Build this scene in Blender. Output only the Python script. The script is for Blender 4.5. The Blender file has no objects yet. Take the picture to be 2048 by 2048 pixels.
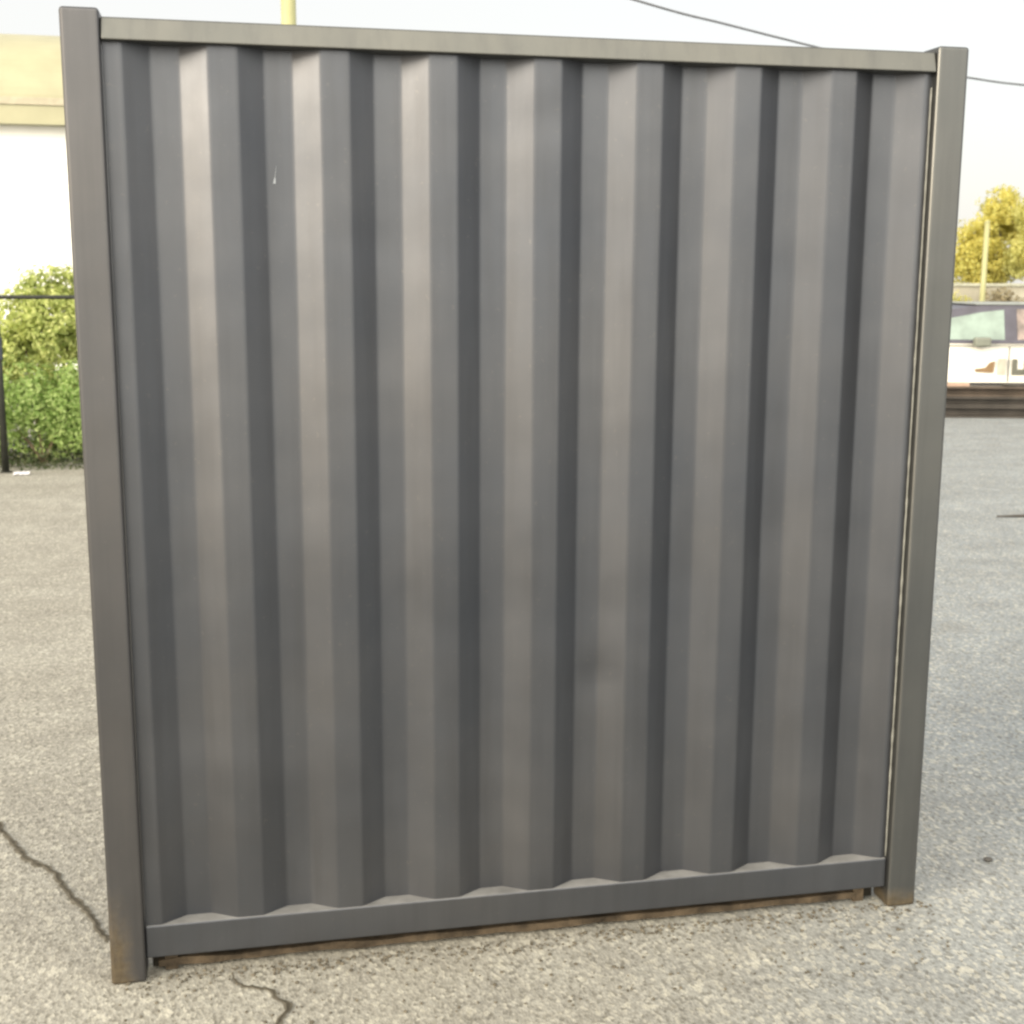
import bpy, bmesh, math, random
from mathutils import Vector, Matrix, noise
R = math.radians
sc = bpy.context.scene
col = sc.collection

# ------------------------------------------------------------------ camera
CAM = Vector((0.4026, -3.4149, 1.9183))
YAW, PITCH, ROLL, FPX = 0.2054, 0.1798, 0.0048, 2591.8
fw = Vector((math.sin(YAW) * math.cos(PITCH), math.cos(YAW) * math.cos(PITCH), -math.sin(PITCH)))
r0 = Vector((math.cos(YAW), -math.sin(YAW), 0)); u0 = r0.cross(fw)
rt = r0 * math.cos(ROLL) + u0 * math.sin(ROLL); up = -r0 * math.sin(ROLL) + u0 * math.cos(ROLL)
cd = bpy.data.cameras.new('camera'); cam = bpy.data.objects.new('camera', cd); col.objects.link(cam)
m = Matrix((rt, up, -fw)).transposed().to_4x4(); m.translation = CAM
cam.matrix_world = m
cd.sensor_width = 36; cd.lens = 36 * FPX / 2048
cd.clip_start = 0.05; cd.clip_end = 3000
cd.dof.use_dof = True; cd.dof.focus_distance = 3.6; cd.dof.aperture_fstop = 7.0
sc.camera = cam

# ------------------------------------------------------------------ sky, sun, exposure
SUN_EL = 18.5
sun_h = Vector((-0.90, -0.44, 0)).normalized()
sun_dir = (sun_h * math.cos(R(SUN_EL)) + Vector((0, 0, math.sin(R(SUN_EL))))).normalized()
w = bpy.data.worlds.new('World'); sc.world = w; w.use_nodes = True
nt = w.node_tree; N = nt.nodes; L = nt.links; N.clear()
out = N.new('ShaderNodeOutputWorld')
sky = N.new('ShaderNodeTexSky'); sky.sky_type = 'NISHITA'; sky.sun_disc = False
sky.sun_elevation = R(SUN_EL); sky.sun_rotation = math.atan2(sun_h.x, sun_h.y)
sky.dust_density = 3.0
bg1 = N.new('ShaderNodeBackground'); bg1.inputs[1].default_value = 0.05
L.new(sky.outputs[0], bg1.inputs[0])
# thin bright cloud sheet over the whole sky, brighter round the sun
geo = N.new('ShaderNodeTexCoord')
dot = N.new('ShaderNodeVectorMath'); dot.operation = 'DOT_PRODUCT'; dot.inputs[1].default_value = sun_dir
L.new(geo.outputs['Generated'], dot.inputs[0])
mr = N.new('ShaderNodeMapRange'); mr.inputs[1].default_value = 0.1; mr.inputs[2].default_value = 1.0
mr.inputs[3].default_value = 0.0; mr.inputs[4].default_value = 1.0; mr.interpolation_type = 'SMOOTHSTEP'
L.new(dot.outputs['Value'], mr.inputs[0])
glow = N.new('ShaderNodeMath'); glow.operation = 'MULTIPLY_ADD'; glow.inputs[1].default_value = 0.3; glow.inputs[2].default_value = 0.87
L.new(mr.outputs[0], glow.inputs[0])
cn = N.new('ShaderNodeTexNoise'); cn.inputs['Scale'].default_value = 3.0; cn.inputs['Detail'].default_value = 4
L.new(geo.outputs['Generated'], cn.inputs['Vector'])
cr = N.new('ShaderNodeMixRGB'); cr.inputs[1].default_value = (1.0, 0.975, 0.94, 1); cr.inputs[2].default_value = (1.0, 0.965, 0.90, 1)
L.new(cn.outputs['Fac'], cr.inputs[0])
# broad warm sky lobe behind the camera, added to light the panel
dot2 = N.new('ShaderNodeVectorMath'); dot2.operation = 'DOT_PRODUCT'; dot2.inputs[1].default_value = Vector((0.0, -0.85, 0.42)).normalized()
L.new(geo.outputs['Generated'], dot2.inputs[0])
mr2 = N.new('ShaderNodeMapRange'); mr2.interpolation_type = 'SMOOTHSTEP'
mr2.inputs[1].default_value = 0.38; mr2.inputs[2].default_value = 0.95; mr2.inputs[3].default_value = 0.0; mr2.inputs[4].default_value = 2.85
L.new(dot2.outputs['Value'], mr2.inputs[0])
bg2 = N.new('ShaderNodeBackground'); L.new(cr.outputs[0], bg2.inputs[0]); L.new(glow.outputs[0], bg2.inputs[1])
bg3 = N.new('ShaderNodeBackground'); bg3.inputs[0].default_value = (1.0, 0.93, 0.76, 1); L.new(mr2.outputs[0], bg3.inputs[1])
add0 = N.new('ShaderNodeAddShader'); L.new(bg2.outputs[0], add0.inputs[0]); L.new(bg3.outputs[0], add0.inputs[1])
add = N.new('ShaderNodeAddShader'); L.new(bg1.outputs[0], add.inputs[0]); L.new(add0.outputs[0], add.inputs[1])
L.new(add.outputs[0], out.inputs[0])
sd = bpy.data.lights.new('sun', 'SUN'); sd.energy = 3.7; sd.angle = R(22); sd.color = (1.0, 0.88, 0.68)
so = bpy.data.objects.new('sun', sd); col.objects.link(so)
so.rotation_euler = sun_dir.to_track_quat('Z', 'Y').to_euler(); so.location = sun_dir * 30
vs = sc.view_settings; vs.view_transform = 'Standard'; vs.look = 'None'; vs.gamma = 1; vs.exposure = 0.0
try: vs.use_curve_mapping = False
except Exception: pass
sc.render.engine = 'CYCLES'
sc.cycles.pixel_filter_type = 'BLACKMAN_HARRIS'; sc.cycles.filter_width = 2.6
sc.cycles.use_denoising = True
sc.cycles.max_bounces = 8

# ------------------------------------------------------------------ helpers
def at_depth(px, py, d):
    """world point seen at photo pixel (2048 px frame) at forward distance d"""
    v = fw + rt * ((px - 1024) / FPX) - up * ((py - 1024) / FPX)
    return CAM + v * d
def on_ground(px, py, z=0.0):
    v = fw + rt * ((px - 1024) / FPX) - up * ((py - 1024) / FPX)
    return CAM + v * ((z - CAM.z) / v.z)
def tag(o, label=None, cat=None, group=None, kind=None):
    for k, v in (('label', label), ('category', cat), ('group', group), ('kind', kind)):
        if v: o[k] = v
    return o
def empty(name, loc=(0, 0, 0), rz=0.0):
    o = bpy.data.objects.new(name, None); o.location = loc; o.rotation_euler = (0, 0, rz)
    o.empty_display_size = 0.1; col.objects.link(o); return o
def obj(name, bm, mat, parent=None, smooth=False):
    me = bpy.data.meshes.new(name); bmesh.ops.recalc_face_normals(bm, faces=bm.faces); bm.to_mesh(me); bm.free()
    for mm in (mat if isinstance(mat, (list, tuple)) else [mat]): me.materials.append(mm)
    if smooth:
        for p in me.polygons: p.use_smooth = True
    o = bpy.data.objects.new(name, me); col.objects.link(o)
    if parent: o.parent = parent
    return o
def box(bm, x0, x1, y0, y1, z0, z1, bev=0.0, mi=0):
    r = bmesh.ops.create_cube(bm, size=1.0)
    vv = r['verts']
    for v in vv:
        v.co = Vector(((x0 + x1) / 2 + v.co.x * (x1 - x0), (y0 + y1) / 2 + v.co.y * (y1 - y0), (z0 + z1) / 2 + v.co.z * (z1 - z0)))
    fs = list({f for v in vv for f in v.link_faces})
    for f in fs: f.material_index = mi
    if bev > 0:
        es = list({e for v in vv for e in v.link_edges})
        bmesh.ops.bevel(bm, geom=es, offset=bev, segments=3, profile=0.5, affect='EDGES')
    return bm
def tube(bm, pts, rad, seg=10, cap=True):
    rings = []
    n = len(pts)
    for i, p in enumerate(pts):
        p = Vector(p)
        a = Vector(pts[max(0, i - 1)]); b = Vector(pts[min(n - 1, i + 1)])
        t = (b - a).normalized()
        ref = Vector((0, 0, 1)) if abs(t.z) < 0.9 else Vector((1, 0, 0))
        s = t.cross(ref).normalized(); q = s.cross(t)
        rr = rad[i] if isinstance(rad, (list, tuple)) else rad
        rings.append([bm.verts.new(p + (s * math.cos(2 * math.pi * k / seg) + q * math.sin(2 * math.pi * k / seg)) * rr) for k in range(seg)])
    for a, b in zip(rings, rings[1:]):
        for k in range(seg): bm.faces.new((a[k], a[(k + 1) % seg], b[(k + 1) % seg], b[k]))
    if cap: bm.faces.new(rings[0][::-1]); bm.faces.new(rings[-1])
    return bm

class MatB:
    def __init__(s, name, rough=0.6, metallic=0.0, spec=0.5, ior=1.45):
        s.m = bpy.data.materials.new(name); s.m.use_nodes = True
        s.t = s.m.node_tree; s.n = s.t.nodes; s.l = s.t.links
        s.b = s.n['Principled BSDF']
        s.b.inputs['Roughness'].default_value = rough; s.b.inputs['Metallic'].default_value = metallic
        s.b.inputs['Specular IOR Level'].default_value = spec; s.b.inputs['IOR'].default_value = ior
        s.tc = s.n.new('ShaderNodeTexCoord')
    def noise(s, scale, detail=4, rough=0.55, coord='Object', stretch=None):
        t = s.n.new('ShaderNodeTexNoise'); t.inputs['Scale'].default_value = scale
        t.inputs['Detail'].default_value = detail; t.inputs['Roughness'].default_value = rough
        src = s.tc.outputs[coord]
        if stretch:
            mp = s.n.new('ShaderNodeMapping'); mp.inputs['Scale'].default_value = stretch
            s.l.new(src, mp.inputs['Vector']); src = mp.outputs[0]
        s.l.new(src, t.inputs['Vector']); return t.outputs['Fac']
    def ramp(s, fac, stops):
        r = s.n.new('ShaderNodeValToRGB'); s.l.new(fac, r.inputs[0])
        e = r.color_ramp.elements
        while len(e) < len(stops): e.new(0.5)
        for i, (p, c) in enumerate(stops):
            e[i].position = p; e[i].color = (*c, 1) if len(c) == 3 else c
        return r.outputs[0]
    def mix(s, fac, a, b, mode='MIX'):
        x = s.n.new('ShaderNodeMixRGB'); x.blend_type = mode
        for i, v in ((0, fac), (1, a), (2, b)):
            if isinstance(v, (int, float)): x.inputs[i].default_value = v
            elif isinstance(v, tuple): x.inputs[i].default_value = (*v, 1)
            else: s.l.new(v, x.inputs[i])
        return x.outputs[0]
    def math(s, op, a, b=0.0):
        x = s.n.new('ShaderNodeMath'); x.operation = op
        for i, v in ((0, a), (1, b)):
            if isinstance(v, (int, float)): x.inputs[i].default_value = v
            else: s.l.new(v, x.inputs[i])
        return x.outputs[0]
    def color(s, c):
        if isinstance(c, tuple): s.b.inputs['Base Color'].default_value = (*c, 1)
        else: s.l.new(c, s.b.inputs['Base Color'])
    def rough(s, f): s.l.new(f, s.b.inputs['Roughness'])
    def bump(s, h, strength=0.3, dist=0.01):
        b = s.n.new('ShaderNodeBump'); b.inputs['Strength'].default_value = strength; b.inputs['Distance'].default_value = dist
        s.l.new(h, b.inputs['Height']); s.l.new(b.outputs[0], s.b.inputs['Normal'])

def simple(name, c, rough=0.6, metallic=0.0, var=0.15, scale=6, spec=0.5, bump=0.0):
    M = MatB(name, rough, metallic, spec)
    f = M.noise(scale, 5)
    lo = tuple(x * (1 - var) for x in c); hi = tuple(min(1, x * (1 + var)) for x in c)
    M.color(M.ramp(f, [(0.3, lo), (0.7, hi)]))
    if bump: M.bump(M.noise(scale * 6, 4), bump, 0.01)
    return M.m

# ------------------------------------------------------------------ materials
MET = 0.92
def paint_mat(name, rust=False, xr=0.15, k=1.0, t=(1.0, 1.0, 1.0)):
    M = MatB(name, 0.36, MET, 0.5)
    f = M.noise(1.6, 6, 0.6)
    c = M.ramp(f, [(0.3, (0.089 * k * t[0], 0.095 * k * t[1], 0.110 * k * t[2])), (0.7, (0.118 * k * t[0], 0.121 * k * t[1], 0.132 * k * t[2]))])
    # fine overspray and grime speckle
    s = M.noise(55, 4, 0.7)
    c = M.mix(M.math('MULTIPLY', M.math('GREATER_THAN', s, 0.66), 0.18), c, (0.2, 0.195, 0.185))
    st = M.noise(1.0, 5, 0.6, stretch=(22, 22, 1.2))
    c = M.mix(M.ramp(st, [(0.45, (0, 0, 0)), (0.8, (0.35, 0.35, 0.35))]), c, (0.07, 0.07, 0.075))
    if rust:
        sep = M.n.new('ShaderNodeSeparateXYZ'); M.l.new(M.tc.outputs['Object'], sep.inputs[0])
        z = sep.outputs['Z']; x = sep.outputs['X']
        edge = M.n.new('ShaderNodeMapRange'); edge.inputs[1].default_value = 0.0; edge.inputs[2].default_value = rust
        edge.inputs[3].default_value = 1.0; edge.inputs[4].default_value = 0.0; M.l.new(z, edge.inputs[0])
        ex = M.n.new('ShaderNodeMapRange'); ex.inputs[1].default_value = 0.02; ex.inputs[2].default_value = 0.075
        ex.inputs[3].default_value = 1.0; ex.inputs[4].default_value = xr; M.l.new(x, ex.inputs[0])
        rn = M.noise(22, 6, 0.65)
        fac = M.math('MULTIPLY', M.math('MULTIPLY', edge.outputs[0], ex.outputs[0]), M.math('MULTIPLY', rn, 2.2))
        fac = M.ramp(fac, [(0.18, (0, 0, 0)), (0.85, (0.85, 0.85, 0.85))])
        rc = M.ramp(M.noise(60, 5), [(0.3, (0.105, 0.082, 0.052)), (0.7, (0.17, 0.135, 0.088))])
        c = M.mix(fac, c, rc)
        M.rough(M.mix(fac, (0.42, 0.42, 0.42), (0.8, 0.8, 0.8)))
    else:
        M.rough(M.ramp(M.noise(4, 5), [(0.3, (0.40,) * 3), (0.7, (0.48,) * 3)]))
    M.color(c)
    h = M.math('ADD', M.noise(2.2, 2, 0.5), M.math('MULTIPLY', M.noise(90, 3), 0.012))
    M.bump(h, 0.35, 0.02)
    return M.m
PAINT = paint_mat('grey_steel_paint')
PAINT_RUST = paint_mat('grey_steel_paint_rusty_foot', 0.36, k=1.03, t=(1.06, 1.0, .93))
PAINT_RUST_R = paint_mat('grey_steel_paint_worn_foot', 0.085, 0.8, 1.18, (1.05, 1.02, .90))  # right post's brighter light is raised into its base colour
PAINT_TOP = paint_mat('lit_top_rail_paint', k=1.28, t=(1.07, 1.02, .85))  # lighter, warmer copy of the grey paint, with the top light painted in
RUST = simple('rusty_bare_steel', (0.062, 0.046, 0.030), 0.85, 0.0, 0.75, 14, 0.3, 0.4)
CHIP = simple('bare_scratch', (0.26, 0.28, 0.31), 0.5, 0.0, 0.05)
LEDGE_LIT = simple('skylit_ledge_paint', (0.18, 0.178, 0.175), 0.6, 0.0, 0.25, 14)  # pale ledge tone with sky light put into the colour

def ground_mat():
    M = MatB('weathered_asphalt', 0.85, 0, 0.35)
    gm = M.n.new('ShaderNodeMapping'); gm.inputs['Scale'].default_value = (1.0, 0.62, 1.0); M.l.new(M.tc.outputs['Object'], gm.inputs['Vector'])
    agg = M.n.new('ShaderNodeTexVoronoi'); agg.inputs['Scale'].default_value = 110; M.l.new(gm.outputs[0], agg.inputs['Vector'])
    agg2 = M.n.new('ShaderNodeTexVoronoi'); agg2.inputs['Scale'].default_value = 66; M.l.new(gm.outputs[0], agg2.inputs['Vector'])
    sepc = M.n.new('ShaderNodeSeparateColor'); M.l.new(agg.outputs['Color'], sepc.inputs[0])
    sepd = M.n.new('ShaderNodeSeparateColor'); M.l.new(agg2.outputs['Color'], sepd.inputs[0])
    big = M.noise(0.35, 5, 0.6); mid = M.noise(3.5, 6, 0.65); fine = M.noise(62, 5, 0.75, stretch=(1, .62, 1))
    warm = M.ramp(fine, [(0.32, (0.192, 0.182, 0.160)), (0.5, (0.302, 0.291, 0.261)), (0.70, (0.42, 0.408, 0.372))])
    cool = M.ramp(fine, [(0.32, (0.150, 0.166, 0.182)), (0.5, (0.245, 0.267, 0.286)), (0.70, (0.355, 0.376, 0.390))])
    # ground colour turns bluer and darker to the right of the panel
    sep = M.n.new('ShaderNodeSeparateXYZ'); M.l.new(M.tc.outputs['Object'], sep.inputs[0])
    g = M.math('ADD', M.math('MULTIPLY', sep.outputs['X'], 1.0), M.math('MULTIPLY', M.math('SUBTRACT', big, 0.5), 3.0))
    mrg = M.n.new('ShaderNodeMapRange'); mrg.inputs[1].default_value = 1.0; mrg.inputs[2].default_value = 3.4; M.l.new(g, mrg.inputs[0])
    c = M.mix(mrg.outputs[0], warm, cool)
    stones = M.math('GREATER_THAN', sepc.outputs[0], 0.86)
    c = M.mix(M.math('MULTIPLY', stones, 0.45), c, (0.52, 0.50, 0.44))
    dark = M.math('GREATER_THAN', sepc.outputs[1], 0.86)
    c = M.mix(M.math('MULTIPLY', dark, 0.45), c, (0.10, 0.093, 0.075))
    st2 = M.math('GREATER_THAN', sepd.outputs[0], 0.93)
    c = M.mix(M.math('MULTIPLY', st2, 0.4), c, (0.56, 0.54, 0.47))
    c = M.mix(1.0, c, M.ramp(mid, [(0.25, (0.80, 0.79, 0.775)), (0.75, (1.1, 1.1, 1.08))]), 'MULTIPLY')
    c = M.mix(1.0, c, M.ramp(M.noise(0.9, 5, 0.6, stretch=(0.6, 2.2, 1)), [(0.3, (0.9, 0.89, 0.87)), (0.7, (1.06, 1.06, 1.05))]), 'MULTIPLY')
    bl = M.noise(1.7, 3, 0.5, stretch=(1, 1.3, 1))
    c = M.mix(M.ramp(bl, [(0.62, (0, 0, 0)), (0.72, (0.28, 0.28, 0.28))]), c, (0.20, 0.185, 0.155))
    M.color(c)
    h = M.math('ADD', M.math('MULTIPLY', agg.outputs['Distance'], 0.7), M.math('MULTIPLY', fine, 0.8))
    M.bump(h, 0.5, 0.006)
    return M.m
GROUND = ground_mat()

def leaf_mat(name, c1, c2, c3, trans=0.35):
    M = MatB(name, 0.55, 0, 0.3)
    f = M.noise(2.2, 3, 0.6); g = M.noise(23, 2, 0.6)
    a = M.ramp(f, [(0.32, c1), (0.68, c2)])
    c = M.mix(M.ramp(g, [(0.45, (0, 0, 0)), (0.65, (1, 1, 1))]), a, c3)
    M.color(c)
    tr = M.n.new('ShaderNodeBsdfTranslucent'); M.l.new(c, tr.inputs['Color'])
    mx = M.n.new('ShaderNodeMixShader'); mx.inputs[0].default_value = trans
    M.l.new(M.b.outputs[0], mx.inputs[1]); M.l.new(tr.outputs[0], mx.inputs[2])
    M.l.new(mx.outputs[0], M.n['Material Output'].inputs[0])
    return M.m

# ------------------------------------------------------------------ ground
bm = bmesh.new()
bmesh.ops.create_grid(bm, x_segments=8, y_segments=8, size=400)
tag(obj('ground', bm, GROUND), kind='structure')

CRACK = simple('crack_dirt', (0.15, 0.135, 0.105), 0.95, 0, 0.35, 30, 0.2)
CRACKD = simple('crack_core_dirt', (0.075, 0.066, 0.05), 0.95, 0, 0.5, 40, 0.2)  # darker dirt for the narrow core of each crack
def crack(pts, width, seed, z=0.004, mat=None):
    random.seed(seed)
    P = [on_ground(x, y) for x, y in pts]
    fine = []
    for a, b in zip(P, P[1:]):
        n = max(3, int((b - a).length / 0.012))
        for i in range(n):
            fine.append(a.lerp(b, i / n))
    fine.append(P[-1])
    bm = bmesh.new(); prev = None
    for i, p in enumerate(fine):
        a = fine[max(0, i - 1)]; b = fine[min(len(fine) - 1, i + 1)]
        t = (b - a).normalized(); s = Vector((-t.y, t.x, 0))
        o = s * (noise.noise(Vector((i * 0.22, seed, 0))) * 0.016 + noise.noise(Vector((i * 0.7, seed, 3))) * 0.010)
        e = min(1, i / 6 + 0.1, (len(fine) - 1 - i) / 6 + 0.1)
        wv = width * e * (0.45 + 1.5 * abs(noise.noise(Vector((i * 0.18, seed, 9)))) + 0.45 * random.random())
        q = Vector((p.x, p.y, z)) + o
        v = (bm.verts.new(q + s * wv * 0.5), bm.verts.new(q - s * wv * 0.5))
        if prev: bm.faces.new((prev[0], prev[1], v[1], v[0]))
        prev = v
    tag(obj('ground_crack', bm, mat or CRACK), kind='structure')
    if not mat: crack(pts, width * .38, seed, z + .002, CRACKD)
crack([(-60, 1610), (0, 1655), (45, 1712), (110, 1748), (140, 1792), (180, 1830), (215, 1888)], 0.024, 3)
crack([(462, 1950), (480, 1972), (512, 1978), (545, 1985), (572, 2005), (568, 2030), (545, 2075)], 0.017, 8)

# ------------------------------------------------------------------ the steel panel
W, H, PW, DEP = 2.40, 2.551, 0.0925, 0.10
panel = empty('corrugated_steel_panel')
tag(panel, 'large upright grey painted corrugated steel wall panel framed by two posts, standing on pale asphalt', 'steel panel')
def post(x0, h, mat):
    bm = bmesh.new(); box(bm, 0, PW, 0, DEP, 0, h, 0.009)
    es = [e for e in bm.edges]
    o = obj('post', bm, mat, panel, False); o.location = (x0, 0, 0); return o
pl = post(0, H, PAINT_RUST); pl['label'] = 'left post with rusty foot'
pr = post(W - PW, 2.548, PAINT_RUST_R); pr['label'] = 'right post'
RY = 0.020
bm = bmesh.new(); box(bm, PW + .001, W - PW - .001, 0.002, DEP - .01, 2.4775, 2.533, 0.005)
for v in bm.verts:
    if v.co.y < .03: v.co.y += (v.co.z - 2.4775) * 0.25   # face tilted back so that it mirrors more of the sky
obj('top_rail', bm, PAINT_TOP, panel)
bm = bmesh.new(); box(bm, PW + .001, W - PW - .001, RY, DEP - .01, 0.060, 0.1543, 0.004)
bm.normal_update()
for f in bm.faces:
    if f.normal.z > .9: f.material_index = 1      # paler colour paints sky light onto the ledge
obj('bottom_rail', bm, [PAINT, LEDGE_LIT], panel)
# sheet profile : crest near (YC), valley far (YV)
YC, YV = RY + 0.005, RY + 0.048
prof = [(PW + .001, YC + 0.004)]
for k in range(8):
    o = 0.2775 * k
    prof += [(0.137 + o, YC), (0.205 + o, YV), (0.2725 + o, YV), (0.344 + o, YC)]
prof.append((W - PW - .001, YC + 0.003))
def rounded(pf, r=0.007, n=4):
    out = [Vector((*pf[0], 0))]
    for a, b, c in zip(pf, pf[1:], pf[2:]):
        a, b, c = (Vector((*q, 0)) for q in (a, b, c))
        p0 = b + (a - b).normalized() * r; p1 = b + (c - b).normalized() * r
        for i in range(n + 1):
            t = i / n; out.append(p0 * (1 - t) ** 2 + b * 2 * t * (1 - t) + p1 * t * t)
    out.append(Vector((*pf[-1], 0))); return out
pf = rounded(prof)
Z0, Z1, NZ = 0.150, 2.481, 70
bm = bmesh.new(); fr = []; bk = []
def dents(x, z):
    d = 0.0012 * noise.noise(Vector((x * 1.8, z * 1.3, 1.7))) + 0.0005 * noise.noise(Vector((x * 9, z * 2.2, 4)))
    for dx, dz, rad, a in ((1.22, 2.33, 0.05, 0.005), (1.38, 0.78, 0.06, 0.006), (0.75, 2.0, 0.06, 0.003), (1.9, 1.2, 0.1, 0.003)):
        q = ((x - dx) ** 2 + (z - dz) ** 2) / rad ** 2
        d += a * math.exp(-q)
    return d
for j in range(NZ + 1):
    z = Z0 + (Z1 - Z0) * j / NZ
    fr.append([bm.verts.new((p.x, p.y + dents(p.x, z), z)) for p in pf])
    bk.append([bm.verts.new((p.x, p.y + 0.002 + dents(p.x, z), z)) for p in pf])
for j in range(NZ):
    for i in range(len(pf) - 1):
        bm.faces.new((fr[j][i], fr[j][i + 1], fr[j + 1][i + 1], fr[j + 1][i]))
        bm.faces.new((bk[j][i + 1], bk[j][i], bk[j + 1][i], bk[j + 1][i + 1]))
obj('corrugated_sheet', bm, PAINT, panel, True)
# weld beads along the sheet, scuffs
bm = bmesh.new()
pts = [(W - PW - .0035, YC - 0.001 + 0.0012 * noise.noise(Vector((0, 0, i * .4))), 0.16 + i * 0.03) for i in range(77)]
tube(bm, pts, [0.0042 * (0.6 + 0.7 * abs(noise.noise(Vector((5, 1, i * .5))))) for i in range(77)], 6)
obj('weld_bead', bm, simple('lit_weld_bead', (0.20, 0.20, 0.185), 0.5, 0.0, 0.2, 20), panel, True)  # pale colour paints in the post edge catching light
# scratch to bare metal
bm = bmesh.new()
for a, b, ww in (((0.5015, 2.165), (0.506, 2.195), .0007), ((0.4998, 2.150), (0.5015, 2.165), .0036)):
    y = YV - 0.0012
    vs4 = [bm.verts.new((a[0] - ww, y, a[1])), bm.verts.new((a[0] + ww, y, a[1])), bm.verts.new((b[0] + ww * .4, y, b[1])), bm.verts.new((b[0] - ww * .4, y, b[1]))]
    r = bmesh.ops.extrude_face_region(bm, geom=[bm.faces.new(vs4)])
    for v in r['geom']:
        if isinstance(v, bmesh.types.BMVert): v.co.y -= 0.0006
obj('scratch', bm, CHIP, panel)
# rusty rear sill seen in the gap below the bottom rail
bm = bmesh.new()
xs = [PW + .03 + i * 0.07 for i in range(31)]
prev = None
for i, x in enumerate(xs):
    zt = 0.033 + 0.010 * noise.noise(Vector((i * .5, 0, 0))); zb = 0.014 + 0.010 * noise.noise(Vector((i * .7, 3, 0)))
    y0, y1 = 0.052 + 0.004 * noise.noise(Vector((i * .4, 9, 0))), 0.078
    ring = [bm.verts.new(q) for q in ((x, y0, zb), (x, y0, zt), (x, y1, zt), (x, y1, zb))]
    if prev:
        for k in range(4): bm.faces.new((prev[k], prev[(k + 1) % 4], ring[(k + 1) % 4], ring[k]))
    else: bm.faces.new(ring)
    prev = ring
bm.faces.new(prev[::-1])
obj('rear_sill', bm, RUST, panel)['label'] = 'rusty bare sill bar in the gap under the bottom rail'
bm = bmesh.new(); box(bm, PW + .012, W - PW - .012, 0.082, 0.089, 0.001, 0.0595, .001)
obj('back_flange', bm, simple('gap_shade_steel', (0.022, 0.018, 0.012), .9, 0, .4, 15), panel)  # near-black colour paints in the shade of the gap
for fx in (0.14, 2.22):
    bm = bmesh.new(); box(bm, fx, fx + 0.035, 0.056, 0.0815, 0.0, 0.059, 0.002)
    obj('sill_bracket', bm, RUST, panel)

# dark grit along the panel's foot, doubling as its contact shadow
rg = random.Random(17); bm = bmesh.new()
for _ in range(900):
    x = rg.uniform(.02, 2.45); y = .03 - abs(rg.gauss(0, .045)); r = rg.uniform(.0015, .0055)
    if rg.random() < .25: y -= rg.uniform(0, .35)
    q = bmesh.ops.create_icosphere(bm, subdivisions=1, radius=r)
    sx, sy, sz = rg.uniform(.7, 1.5), rg.uniform(.7, 1.5), rg.uniform(.4, .9)
    for v in q['verts']: v.co = Vector((v.co.x * sx + x, v.co.y * sy + y, v.co.z * sz + r * .3 + .001))
tag(obj('grit', bm, simple('contact_shade_grit', (0.11, 0.095, 0.07), .9, 0, .5, 50)), 'fine dark grit added as contact shade along the foot of the panel', 'grit', kind='stuff')

# ------------------------------------------------------------------ foliage
def crown_bm(blobs, n, size, seed, up_bias=0.3):
    rnd = random.Random(seed); bm = bmesh.new()
    vol = [b[3] * b[4] * b[5] for b in blobs]; tot = sum(vol)
    for b, v in zip(blobs, vol):
        for _ in range(int(n * v / tot)):
            d = Vector((rnd.gauss(0, 1), rnd.gauss(0, 1), rnd.gauss(0, 1))).normalized()
            rr = rnd.random() ** 0.42
            lump = 1 + 0.35 * noise.noise(Vector((d.x * 2.3 + seed, d.y * 2.3, d.z * 2.3 + b[0])))
            p = Vector((b[0] + d.x * b[3] * rr * lump, b[1] + d.y * b[4] * rr * lump, b[2] + d.z * b[5] * rr * lump))
            if noise.noise(p * (1.5 / max(b[3], .3)) + Vector((seed, 0, 0))) < -0.12 and rr > .55: continue
            if p.z < 0.03: continue
            s = size * rnd.uniform(0.6, 1.35)
            nrm = (d + Vector((rnd.uniform(-1, 1), rnd.uniform(-1, 1), rnd.uniform(-1, 1) + up_bias)) * 0.9).normalized()
            a = nrm.orthogonal().normalized(); a.rotate(Matrix.Rotation(rnd.uniform(0, 6.28), 3, nrm)); c = nrm.cross(a)
            q = [p - a * s, p + c * s * .45 - a * s * .1, p + a * s, p - c * s * .45 - a * s * .1]
            bm.faces.new([bm.verts.new(x) for x in q])
    return bm
BARK = simple('bark', (0.16, 0.12, 0.08), 0.9, 0, 0.3, 8, 0.3, 0.6)
def plant(name, loc, blobs, n, size, seed, mat, stems, label, cat, group, trunk='stem'):
    e = empty(name, loc); tag(e, label, cat, group)
    obj('crown' if trunk == 'trunk' else 'foliage', crown_bm(blobs, n, size, seed), mat, e)
    bm = bmesh.new()
    for pts, rad in stems: tube(bm, pts, rad, 8)
    obj(trunk, bm, BARK, e, True)
    return e
rnd = random.Random(5)
def stems_for(blobs, base_r, k=1.0):
    s = []
    for b in blobs:
        s.append(([(0, 0, -0.02), (b[0] * .3, b[1] * .3, b[2] * .45), (b[0] * .8, b[1] * .8, b[2]), (b[0], b[1], b[2] + b[5] * .6)], [base_r, base_r * .75, base_r * .4, base_r * .12]))
    return s
LOW = leaf_mat('bright_green_leaves', (0.17, 0.28, 0.06), (0.40, 0.54, 0.18), (0.58, 0.68, 0.30), 0.5)
OLIVE = leaf_mat('olive_yellow_leaves', (0.20, 0.27, 0.07), (0.50, 0.56, 0.18), (0.74, 0.76, 0.34), 0.5)
GOLD = leaf_mat('golden_leaves', (0.56, 0.49, 0.13), (0.76, 0.67, 0.20), (0.66, 0.68, 0.25), 0.55)
DARKL = leaf_mat('dark_ground_leaves', (0.03, 0.05, 0.015), (0.06, 0.085, 0.03), (0.10, 0.10, 0.05), 0.2)
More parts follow.
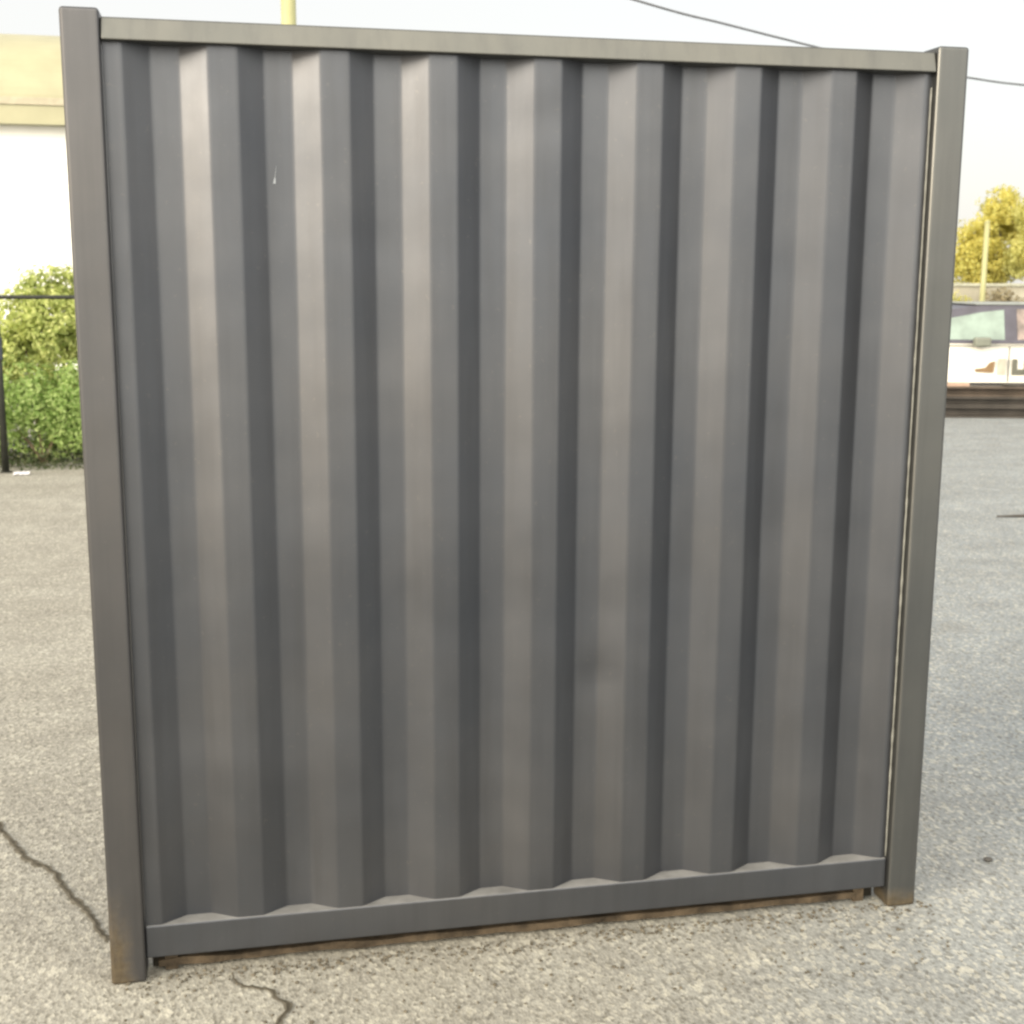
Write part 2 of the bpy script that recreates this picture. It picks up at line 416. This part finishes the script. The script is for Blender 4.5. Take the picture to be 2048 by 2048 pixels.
bl = [(-.1, 0, .64, .45, .35, .45), (.35, .05, .60, .4, .35, .46), (-.5, .05, .5, .4, .35, .4), (.1, .1, .30, .6, .3, .28)]
plant('shrub', (-1.62, 10.55, 0), bl, 12000, 0.03, 11, LOW, stems_for(bl, .02), 'low bright green bush behind the black fence, beside the panel\'s left post', 'shrub', 'shrubs along the fence')
bl = [(0, 0, .6, .5, .4, .45), (.5, 0, .55, .4, .35, .4)]
plant('shrub', (-3.1, 10.7, 0), bl, 6000, 0.04, 12, LOW, stems_for(bl, .02), 'low green bush behind the black fence, at the very left edge', 'shrub', 'shrubs along the fence')
bl = [(0, 0, 1.25, .5, .45, .6), (.3, .1, 1.68, .4, .35, .42), (-.15, .15, 1.72, .4, .35, .32), (-.4, .1, 1.45, .4, .4, .4), (0, .1, .6, .6, .4, .5), (-.5, -.1, 1.05, .4, .35, .4), (.45, -.1, 1.0, .4, .35, .4)]
plant('shrub', (-1.45, 11.5, 0), bl, 22000, 0.036, 13, OLIVE, stems_for(bl, .03), 'tall olive yellow shrub rising above the fence rail behind the low green bush', 'shrub', 'shrubs along the fence')
bl = [(0, 0, 1.1, .6, .45, .6), (.45, .1, 1.25, .4, .35, .45), (-.5, .1, 1.3, .4, .4, .5), (0, .1, .5, .7, .4, .5), (.75, -.2, .95, .5, .4, .45)]
plant('shrub', (-3.0, 11.7, 0), bl, 20000, 0.036, 14, OLIVE, stems_for(bl, .03), 'slightly lower olive shrub behind the fence post at the left edge', 'shrub', 'shrubs along the fence')
# dark trailing undergrowth at the foot of the shrubs
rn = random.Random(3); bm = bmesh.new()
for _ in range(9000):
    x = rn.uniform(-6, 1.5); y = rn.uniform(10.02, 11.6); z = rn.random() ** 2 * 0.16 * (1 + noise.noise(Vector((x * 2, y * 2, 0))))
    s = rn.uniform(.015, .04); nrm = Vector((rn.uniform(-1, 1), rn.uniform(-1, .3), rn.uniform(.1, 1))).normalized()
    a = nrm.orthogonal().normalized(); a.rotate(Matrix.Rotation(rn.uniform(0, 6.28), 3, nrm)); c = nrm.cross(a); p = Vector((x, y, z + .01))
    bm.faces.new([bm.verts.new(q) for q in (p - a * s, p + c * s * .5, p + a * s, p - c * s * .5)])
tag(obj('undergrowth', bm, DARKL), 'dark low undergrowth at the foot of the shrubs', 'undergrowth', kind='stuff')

# ------------------------------------------------------------------ black fence
BLACK = simple('black_fence_paint', (0.028, 0.030, 0.024), 0.5, 0.2, 0.3, 12)
fence = empty('metal_fence', (-1.9, 9.93, 0)); tag(fence, 'black metal fence of thin posts and one top rail in front of the green shrubs', 'fence')
for fx in (-2.4, 0.0, 2.4):
    bm = bmesh.new(); tube(bm, [(fx, 0, 0), (fx, 0, 1.735)], 0.036, 12); tube(bm, [(fx, 0, 1.735), (fx, 0, 1.775)], [0.044, 0.015], 12)
    box(bm, fx - .05, fx + .05, -.05, .05, 0.0, 0.012)
    obj('fence_post', bm, BLACK, fence, True)
bm = bmesh.new(); tube(bm, [(-2.4, 0, 1.70), (2.4, 0, 1.70)], 0.021, 10); obj('top_rail', bm, BLACK, fence, True)
bm = bmesh.new(); tube(bm, [(-2.4, 0, .06), (2.4, 0, .06)], 0.004, 6); obj('tension_wire', bm, BLACK, fence, True)
bm = bmesh.new()
box(bm, -.06, .04, -.03, .05, 1.10, 1.32, 0.01); o = obj('latch_box', bm, simple('dark_blue_box', (0.03, 0.04, 0.06), 0.5), fence)

# litter by the fence foot
bm = bmesh.new(); rn = random.Random(9)
c0 = on_ground(38, 950)
for k in range(3):
    x = k * .045 - .05
    vsx = [bm.verts.new((x + rn.uniform(-.02, .02), rn.uniform(-.05, -.02), .004)), bm.verts.new((x + .05 + rn.uniform(-.01, .02), rn.uniform(-.04, -.02), .012)),
           bm.verts.new((x + .06, rn.uniform(.02, .05), .03)), bm.verts.new((x, rn.uniform(.02, .06), .022))]
    r = bmesh.ops.extrude_face_region(bm, geom=[bm.faces.new(vsx)])
    for v in r['geom']:
        if isinstance(v, bmesh.types.BMVert): v.co.z += 0.003
o = obj('litter', bm, simple('white_paper', (0.6, 0.59, 0.62), .7, 0, .04)); o.location = (c0.x, c0.y, 0)
tag(o, 'crumpled scrap of white litter on the asphalt at the fence foot', 'litter')

# ------------------------------------------------------------------ warehouse far left
BY = 24.0
bld = empty('warehouse', (-22, BY, 0)); tag(bld, 'white walled warehouse with a rounded pale yellow roof edge, behind the fence and shrubs', 'building')
WALL = MatB('white_siding', 0.5); 
wv = WALL.n.new('ShaderNodeTexWave'); wv.wave_type = 'BANDS'; wv.bands_direction = 'Z'; wv.inputs['Scale'].default_value = 1.6; wv.inputs['Distortion'].default_value = 0.0
WALL.l.new(WALL.tc.outputs['Object'], wv.inputs['Vector'])
WALL.color(WALL.ramp(WALL.noise(1.2, 5), [(0.3, (0.80, 0.80, 0.78)), (0.7, (0.84, 0.84, 0.83))])); WALL.bump(wv.outputs['Fac'], 0.15, 0.02)
BL, BW, EZ = 19.55, 14.0, 4.78
bm = bmesh.new(); box(bm, 0, BL - .3, 0.35, BW, 0, EZ + .2); obj('wall', bm, WALL.m, bld)
ROOF = simple('pale_yellow_roof', (0.34, 0.325, 0.215), 0.45, 0.0, 0.08, 1.5)
bm = bmesh.new(); rad = 1.6
prof2 = [(0.35, EZ + .003), (0.0, EZ + .003), (0.0, EZ + .42)]
for i in range(1, 19):
    a = R(90 * i / 18); prof2.append((rad * (1 - math.cos(a)) * 1.6, EZ + .42 + rad * math.sin(a)))
prof2 += [(BW, EZ + .42 + rad), (BW, EZ + .003)]
A = [bm.verts.new((-.2, y, z)) for y, z in prof2]; B = [bm.verts.new((BL, y, z)) for y, z in prof2]
n2 = len(prof2)
for i in range(n2): bm.faces.new((A[i], A[(i + 1) % n2], B[(i + 1) % n2], B[i]))
bm.faces.new(A); bm.faces.new(B[::-1]); obj('roof', bm, ROOF, bld)
bm = bmesh.new(); box(bm, -.2, BL, -.03, 0.0 - .002, EZ + .36, EZ + .50, .005); obj('fascia_trim', bm, simple('pinkish_trim', (.37, .335, .25), .5), bld)
for k in range(5):
    bm = bmesh.new(); box(bm, 1.5 + k * 3.6, 2.9 + k * 3.6, .30, .347, 1.0, 2.1, .01)
    wi = obj('window', bm, simple('window_frame_paint', (.7, .7, .68)), bld)
    bm = bmesh.new(); box(bm, 1.58 + k * 3.6, 2.82 + k * 3.6, .285, .298, 1.08, 2.02); obj('pane', bm, simple('dark_pane', (.05, .06, .07), .08), wi)

# yellow pole + cable
YP = simple('pale_yellow_paint', (0.34, 0.335, 0.17), 0.45, 0, 0.06, 3)
p = at_depth(577, 20, 21.0)
pole = empty('tall_pole', (p.x, p.y, 0)); tag(pole, 'thick pale yellow pole rising behind the panel near its left end', 'pole')
bm = bmesh.new(); tube(bm, [(0, 0, 0), (0, 0, 9.4)], [0.135, 0.115], 20); obj('shaft', bm, YP, pole, True)
bm = bmesh.new(); tube(bm, [(0, 0, 0), (0, 0, .05)], .25, 20); obj('base_plate', bm, YP, pole)
bm = bmesh.new(); tube(bm, [(0, 0, 9.4), (0, 0, 9.5)], [.13, .06], 20); obj('cap', bm, YP, pole)
WIRE = simple('dark_cable', (0.10, 0.10, 0.11), 0.6)
keys = [(577, -205, 21.0), (1270, 0, 24), (1450, 48, 25), (1660, 101, 26.5), (1800, 134, 27.5), (1935, 155, 28.5), (2048, 170, 29.5), (2300, 190, 31.5)]
KP = [at_depth(*k) for k in keys]; KP[0] = Vector((pole.location.x, pole.location.y, at_depth(577, -205, 21).z))
pts = []
for i in range(len(KP) - 1):
    p0 = KP[max(0, i - 1)]; p1 = KP[i]; p2 = KP[i + 1]; p3 = KP[min(len(KP) - 1, i + 2)]
    for k in range(8):
        t = k / 8; pts.append(0.5 * ((2 * p1) + (-p0 + p2) * t + (2 * p0 - 5 * p1 + 4 * p2 - p3) * t * t + (-p0 + 3 * p1 - 3 * p2 + p3) * t ** 3))
pts.append(KP[-1])
bm = bmesh.new(); tube(bm, pts, 0.021, 8)
tag(obj('overhead_cable', bm, WIRE, None, True), 'dark overhead cable sagging across the white sky above the panel', 'cable')
up2 = empty('utility_pole', (KP[-1].x, KP[-1].y, 0)); tag(up2, 'wooden utility pole holding the far end of the overhead cable', 'utility pole')
bm = bmesh.new(); tube(bm, [(0, 0, 0), (0, 0, KP[-1].z + .4)], [.16, .11], 14); obj('shaft', bm, BARK, up2, True)
bm = bmesh.new(); box(bm, -.9, .9, -.06, .06, KP[-1].z - .09, KP[-1].z + .0, .01); obj('crossarm', bm, BARK, up2)

# ------------------------------------------------------------------ far right : wall, trees, pale post
def place(px, depth, py=560):
    q = at_depth(px, py, depth); return Vector((q.x, q.y, 0))
a = place(1500, 34); b = place(2900, 34)
d = (b - a); ang = math.atan2(d.y, d.x)
wl = empty('boundary_wall', a, ang); tag(wl, 'low pale rendered boundary wall behind the parked car, under the golden trees', 'wall')
bm = bmesh.new(); box(bm, 0, d.length, 0, .2, 0, 1.72); obj('wall_face', bm, simple('pale_render', (0.33, 0.31, 0.25), .9, 0, .35, .9), wl)
bm = bmesh.new(); box(bm, -.02, d.length + .02, -.05, .25, 1.722, 1.80, .01); obj('coping', bm, simple('pale_coping', (0.36, 0.36, 0.29), .8), wl)
def tree(px, depth, blobs, n, size, seed, mat, label, tr=0.11):
    loc = place(px, depth)
    st = [([(0, 0, -.05), (0.03, 0, .8), (-.04, 0.02, 1.5), (0, 0, 2.2)], [tr, tr * .8, tr * .65, tr * .5])]
    for b in blobs[:6]:
        st.append(([(0, 0, 1.3), (b[0] * .5, b[1] * .5, (1.4 + b[2]) / 2), (b[0], b[1], b[2] + b[5] * .4)], [tr * .5, tr * .35, tr * .1]))
    return plant('tree', loc, blobs, n, size, seed, mat, st, label, 'tree', 'golden trees behind the parked car', 'trunk')
tree(1995, 38, [(0, 0, 3.75, .75, .7, .75), (-.65, 0, 3.1, .75, .7, .8), (.7, .1, 3.3, .85, .7, .8), (-1.0, .1, 2.4, .75, .6, .65), (-.5, 0, 2.0, .7, .6, .5), (.1, 0, 2.3, .9, .7, .6), (.1, 0, 4.25, .35, .3, .35)], 24000, 0.06, 21, GOLD, 'golden yellow tree behind the pale wall, beside the panel\'s right post')
BROWNL = leaf_mat('dry_brown_leaves', (0.22, 0.17, 0.10), (0.32, 0.27, 0.16), (0.40, 0.36, 0.24), 0.35)
OLG = leaf_mat('green_gold_leaves', (0.48, 0.49, 0.18), (0.66, 0.61, 0.20), (0.70, 0.68, 0.30), 0.55)
tree(2085, 37, [(0, 0, 3.6, 1.0, .8, .7), (-.6, -.2, 2.5, .8, .7, .65), (.5, 0, 2.5, .8, .7, .7), (.8, .1, 3.1, .7, .6, .6)], 18000, 0.06, 22, OLG, 'green gold tree at the right edge, behind the pale wall')
for i, (px, dep, hh, lab) in enumerate(((1915, 33.2, .8, 'low dull bush growing against the pale wall, left of the pale post'), (2000, 33.0, .95, 'brownish bush growing against the pale wall, right of the pale post'), (2050, 33.1, .7, 'small brownish bush against the pale wall at the right edge'))):
    plant('bush', place(px, dep), [(0, 0, 1.45 * hh, .5, .3, .45), (.4, 0, 1.0 * hh, .45, .3, .4), (-.35, 0, .8, .45, .3, .5)], 2600, .05, 40 + i, (OLG, BROWNL, BROWNL)[i], [([(0, 0, 0), (0, 0, 1.2 * hh)], .03)], lab, 'bush', 'bushes against the pale wall')
# pale post in front of the trees
loc = place(1967, 32.5)
pp = empty('pale_post', loc); tag(pp, 'slim pale yellow post standing in front of the golden tree', 'post')
bm = bmesh.new(); tube(bm, [(0, 0, 0), (0, 0, 3.3)], [.075, .06], 12); obj('shaft', bm, YP, pp, True)
bm = bmesh.new(); tube(bm, [(0, 0, 3.3), (0, 0, 3.35)], [.07, .03], 12); obj('cap', bm, YP, pp)

# ------------------------------------------------------------------ parked car
g = on_ground(1977, 808)
car = empty('parked_car', g, -YAW)
tag(car, 'white estate car with dark lettering on its side, parked behind the dark steel beams', 'car')
WHITE = simple('white_car_paint', (0.72, 0.69, 0.63), 0.3, 0, 0.03, 2); DARK = simple('black_rubber', (0.025, 0.025, 0.027), 0.7)
DKTRIM = simple('dark_trim', (0.07, 0.066, 0.088), 0.4)
TEAL = simple('green_tinted_glass', (0.19, 0.25, 0.22), 0.1, 0.0, 0.3, 3, 0.8); GREYG = simple('brownish_window', (0.22, 0.17, 0.15), 0.15, 0, 0.5, 6, 0.8)
HW = 0.86
lower = [(-2.15, .30), (-2.2, .55), (-2.1, .80), (-1.1, .96), (2.15, .97), (2.22, .7), (2.2, .30)]
def arch(cx, z=.3, r=.36):
    return [(cx + r * math.cos(R(t)), z + 0.0 + r * math.sin(R(t))) for t in range(0, 181, 20)]
pr_ = [(-2.55, .30), (-2.6, .55), (-2.5, .78), (-1.45, .97), (2.15, .98), (2.22, .7), (2.2, .30)] + arch(1.35) + arch(-1.75)
bm = bmesh.new()
a_ = [bm.verts.new((x, -HW, z)) for x, z in pr_]; b_ = [bm.verts.new((x, HW, z)) for x, z in pr_]
n = len(pr_)
for i in range(n): bm.faces.new((a_[i], a_[(i + 1) % n], b_[(i + 1) % n], b_[i]))
bm.faces.new(a_); bm.faces.new(b_[::-1])
for v in bm.verts:
    if v.co.z > .9: v.co.y *= .96
    if v.co.x < -2.4 or v.co.x > 2.1: v.co.y *= .88
bmesh.ops.triangulate(bm, faces=[f for f in bm.faces if len(f.verts) > 4])
body = obj('body', bm, WHITE, car)
# cabin : glasshouse shell
bm = bmesh.new()
cab = [(-1.50, .972), (-.98, 1.46), (-.45, 1.535), (1.6, 1.535), (1.85, 1.50), (2.1, .982)]
ys = lambda z: HW * .95 - (z - .97) * .28
a_ = [bm.verts.new((x, -ys(z), z)) for x, z in cab]; b_ = [bm.verts.new((x, ys(z), z)) for x, z in cab]
for i in range(len(cab)): bm.faces.new((a_[i], a_[(i + 1) % 6], b_[(i + 1) % 6], b_[i]))
bm.faces.new(a_); bm.faces.new(b_[::-1]); obj('cabin', bm, DKTRIM, car)
bm = bmesh.new(); box(bm, -.55, 1.80, -.68, .68, 1.536, 1.562, .01); obj('roof_panel', bm, simple('grey_roof', (.25, .27, .26), .4), car)
def pane(name, poly, mat, off=.006):
    for sgn in (-1, 1):
        bm = bmesh.new()
        vv = [bm.verts.new((x, sgn * (ys(z) + off), z)) for x, z in poly]
        r = bmesh.ops.extrude_face_region(bm, geom=[bm.faces.new(vv)])
        for v in r['geom']:
            if isinstance(v, bmesh.types.BMVert): v.co.y -= sgn * .005
        obj(name, bm, mat, car)
pane('window', [(-1.30, 1.03), (-.98, 1.33), (-.45, 1.43), (-.12, 1.465), (-.12, 1.03)], TEAL)
pane('window', [(.07, 1.03), (.07, 1.475), (.50, 1.475), (.50, 1.03)], GREYG)
pane('window', [(.62, 1.03), (.62, 1.475), (1.62, 1.46), (1.85, 1.03)], GREYG)
for i, (x0, z0, x1, z1, nm) in enumerate(((-1.47, 1.0, -1.02, 1.425, 'windscreen'), (2.06, 1.03, 1.87, 1.46, 'rear_window'))):
    bm = bmesh.new(); o = .012 * (-1 if i == 0 else 1)
    vv = [bm.verts.new(q) for q in ((x0 + o, -.72, z0), (x1 + o, -.6, z1), (x1 + o, .6, z1), (x0 + o, .72, z0))]
    r = bmesh.ops.extrude_face_region(bm, geom=[bm.faces.new(vv)])
    for v in r['geom']:
        if isinstance(v, bmesh.types.BMVert): v.co.x += o * .6
    obj(nm, bm, TEAL, car)
for cx in (-1.75, 1.35):
    for sy in (-1, 1):
        bm = bmesh.new(); tube(bm, [(cx, sy * .66, .31), (cx, sy * .70, .31), (cx, sy * .84, .31), (cx, sy * .865, .31)], [.29, .31, .31, .28], 24); ty = obj('wheel', bm, DARK, car)
        bm = bmesh.new(); tube(bm, [(cx, sy * .84, .31), (cx, sy * .872, .31)], [.19, .17], 20); obj('rim', bm, simple('rim_grey', (.4, .4, .42), .3, .7), ty)
bm = bmesh.new(); box(bm, -2.66, -2.5, -.72, .72, .28, .48, .02); obj('bumper', bm, DARK, car)
bm = bmesh.new(); box(bm, 2.12, 2.28, -.72, .72, .28, .48, .02); obj('bumper', bm, DARK, car)
for sy in (-1, 1):
    bm = bmesh.new(); box(bm, -2.58, -2.38, sy * .64 - .12, sy * .64 + .12, .60, .74, .02); obj('headlight', bm, simple('lamp_glass', (.7, .7, .65), .1), car)
    bm = bmesh.new(); box(bm, 2.12, 2.24, sy * .66 - .08, sy * .66 + .08, .62, .9, .02); obj('tail_light', bm, simple('red_lamp', (.45, .03, .02), .2), car)
    bm = bmesh.new(); box(bm, -.62, -.38, sy * .93 - .07, sy * .93 + .07, .93, 1.07, .03); obj('mirror', bm, simple('green_grey_mirror', (.17, .18, .15), .4), car)
    bm = bmesh.new(); box(bm, .26, .40, sy * .86 - .012, sy * .86 + .012, .865, .895, .005); obj('handle', bm, simple('olive_handle', (.25, .24, .18), .4), car)
    bm = bmesh.new(); box(bm, -.95, .95, sy * .85 - .022, sy * .85 + .022, .30, .40, .01); obj('sill_trim', bm, DARK, car)
for sx in (-.06, .98, -1.08):
    bm = bmesh.new(); box(bm, sx - .006, sx + .006, -HW - .003, -HW + .01, .42, .93); obj('door_seam', bm, DARK, body)
bm = bmesh.new(); box(bm, -1.25, 2.0, -HW * .98 - .008, -HW * .98 + .004, .935, .955, .003); obj('belt_trim', bm, simple('grey_belt_trim', (.22, .22, .19), .5), body)
# door marks: brown swoosh, faint bar, dark blocky U and I
yy = -HW - .004
bm = bmesh.new()
for q in ([(-.56, .60), (-.54, .56), (-.28, .545), (-.26, .72), (-.34, .70), (-.40, .62)],):
    r = bmesh.ops.extrude_face_region(bm, geom=[bm.faces.new([bm.verts.new((x, yy, z)) for x, z in q])])
    for v in r['geom']:
        if isinstance(v, bmesh.types.BMVert): v.co.y += .003
obj('lettering', bm, simple('brown_decal', (.22, .14, .07), .5), body)
bm = bmesh.new(); box(bm, -.22, -.10, yy - .001, yy + .002, .52, .76); obj('lettering', bm, simple('faint_decal', (.42, .40, .34), .5), body)
DEC = simple('dark_decal', (.11, .11, .09), .5)
bm = bmesh.new(); box(bm, -.01, .07, yy - .001, yy + .002, .515, .75); box(bm, .071, .169, yy - .001, yy + .002, .515, .60); box(bm, .17, .25, yy - .001, yy + .002, .515, .75); obj('lettering', bm, DEC, body)
bm = bmesh.new(); box(bm, .315, .42, yy - .001, yy + .002, .52, .75); obj('lettering', bm, DEC, body)

# ------------------------------------------------------------------ stack of dark steel beams
g = on_ground(1950, 836)
S = empty  # beams are things of their own
BEAM = simple('dark_steel', (0.055, 0.048, 0.042), 0.5, 0.3, 0.35, 3, .5, .3)
BEAMR = simple('brown_dark_steel', (0.085, 0.065, 0.05), 0.6, 0.2, 0.35, 3, .5, .3)
labels = ['dark steel beam at the bottom of the stack, lying on the asphalt', 'dark steel beam in the middle of the stack in front of the car', 'brownish dark steel beam on top of the stack in front of the car']
z = 0.0
for k in range(3):
    hh = (.16, .13, .14)[k]
    bm = bmesh.new(); y0 = (0, .03, .07)[k]; L0, L1 = (-.9, -.85, -.8)[k], (5.1, 5.0, 4.7)[k]
    t = .028
    box(bm, L0, L1, y0, y0 + .3, z, z + t, .004); box(bm, L0, L1, y0, y0 + .3, z + hh - t, z + hh, .004)
    box(bm, L0, L1, y0 + .12, y0 + .18, z + t + .0005, z + hh - t - .0005)
    o = obj('steel_beam', bm, (BEAM, BEAM, BEAMR)[k]); o.location = g; o.rotation_euler = (0, 0, -YAW - 0.03 - .01 * k)
    tag(o, labels[k], 'steel beam', 'stacked dark steel beams'); z += hh + .0005
bm = bmesh.new(); box(bm, -.8, .02 - .10, .08, .22, z, z + .05, .006)
o = obj('timber_plank', bm, simple('pinkish_timber', (.38, .27, .21), .8, 0, .2, 6)); o.location = g; o.rotation_euler = (0, 0, -YAW - .04)
tag(o, 'short pinkish timber plank lying on top of the dark steel beams', 'plank')
bm = bmesh.new(); box(bm, .45, 4.6, .12, .35, z, z + .012 + .02, .006)
o = obj('steel_plate', bm, BEAM); o.location = g; o.rotation_euler = (0, 0, -YAW - .04)
tag(o, 'thin dark steel plate lying on the top beam beside the timber plank', 'steel plate')

# rod and pebble on the asphalt at right
q0 = on_ground(1993, 1036); q1 = on_ground(2140, 1034)
bm = bmesh.new(); tube(bm, [(q0.x, q0.y, .014), ((q0.x + q1.x) / 2, (q0.y + q1.y) / 2 + .02, .012), (q1.x, q1.y, .014)], [.006, .013, .014], 8)
tag(obj('metal_rod', bm, BEAM, None, True), 'thin dark metal rod lying on the asphalt at the right edge', 'rod')
q = on_ground(1975, 1723)
bm = bmesh.new(); bmesh.ops.create_icosphere(bm, subdivisions=3, radius=.012)
for v in bm.verts: v.co = Vector((v.co.x * 1.4, v.co.y * .9, max(-.008, v.co.z * .6))) * (1 + .3 * noise.noise(v.co * 60))
o = obj('pebble', bm, simple('dark_stone', (.07, .065, .06), .8), None, True); o.location = (q.x, q.y, .008)
tag(o, 'small dark pebble on the asphalt to the right of the panel', 'pebble')
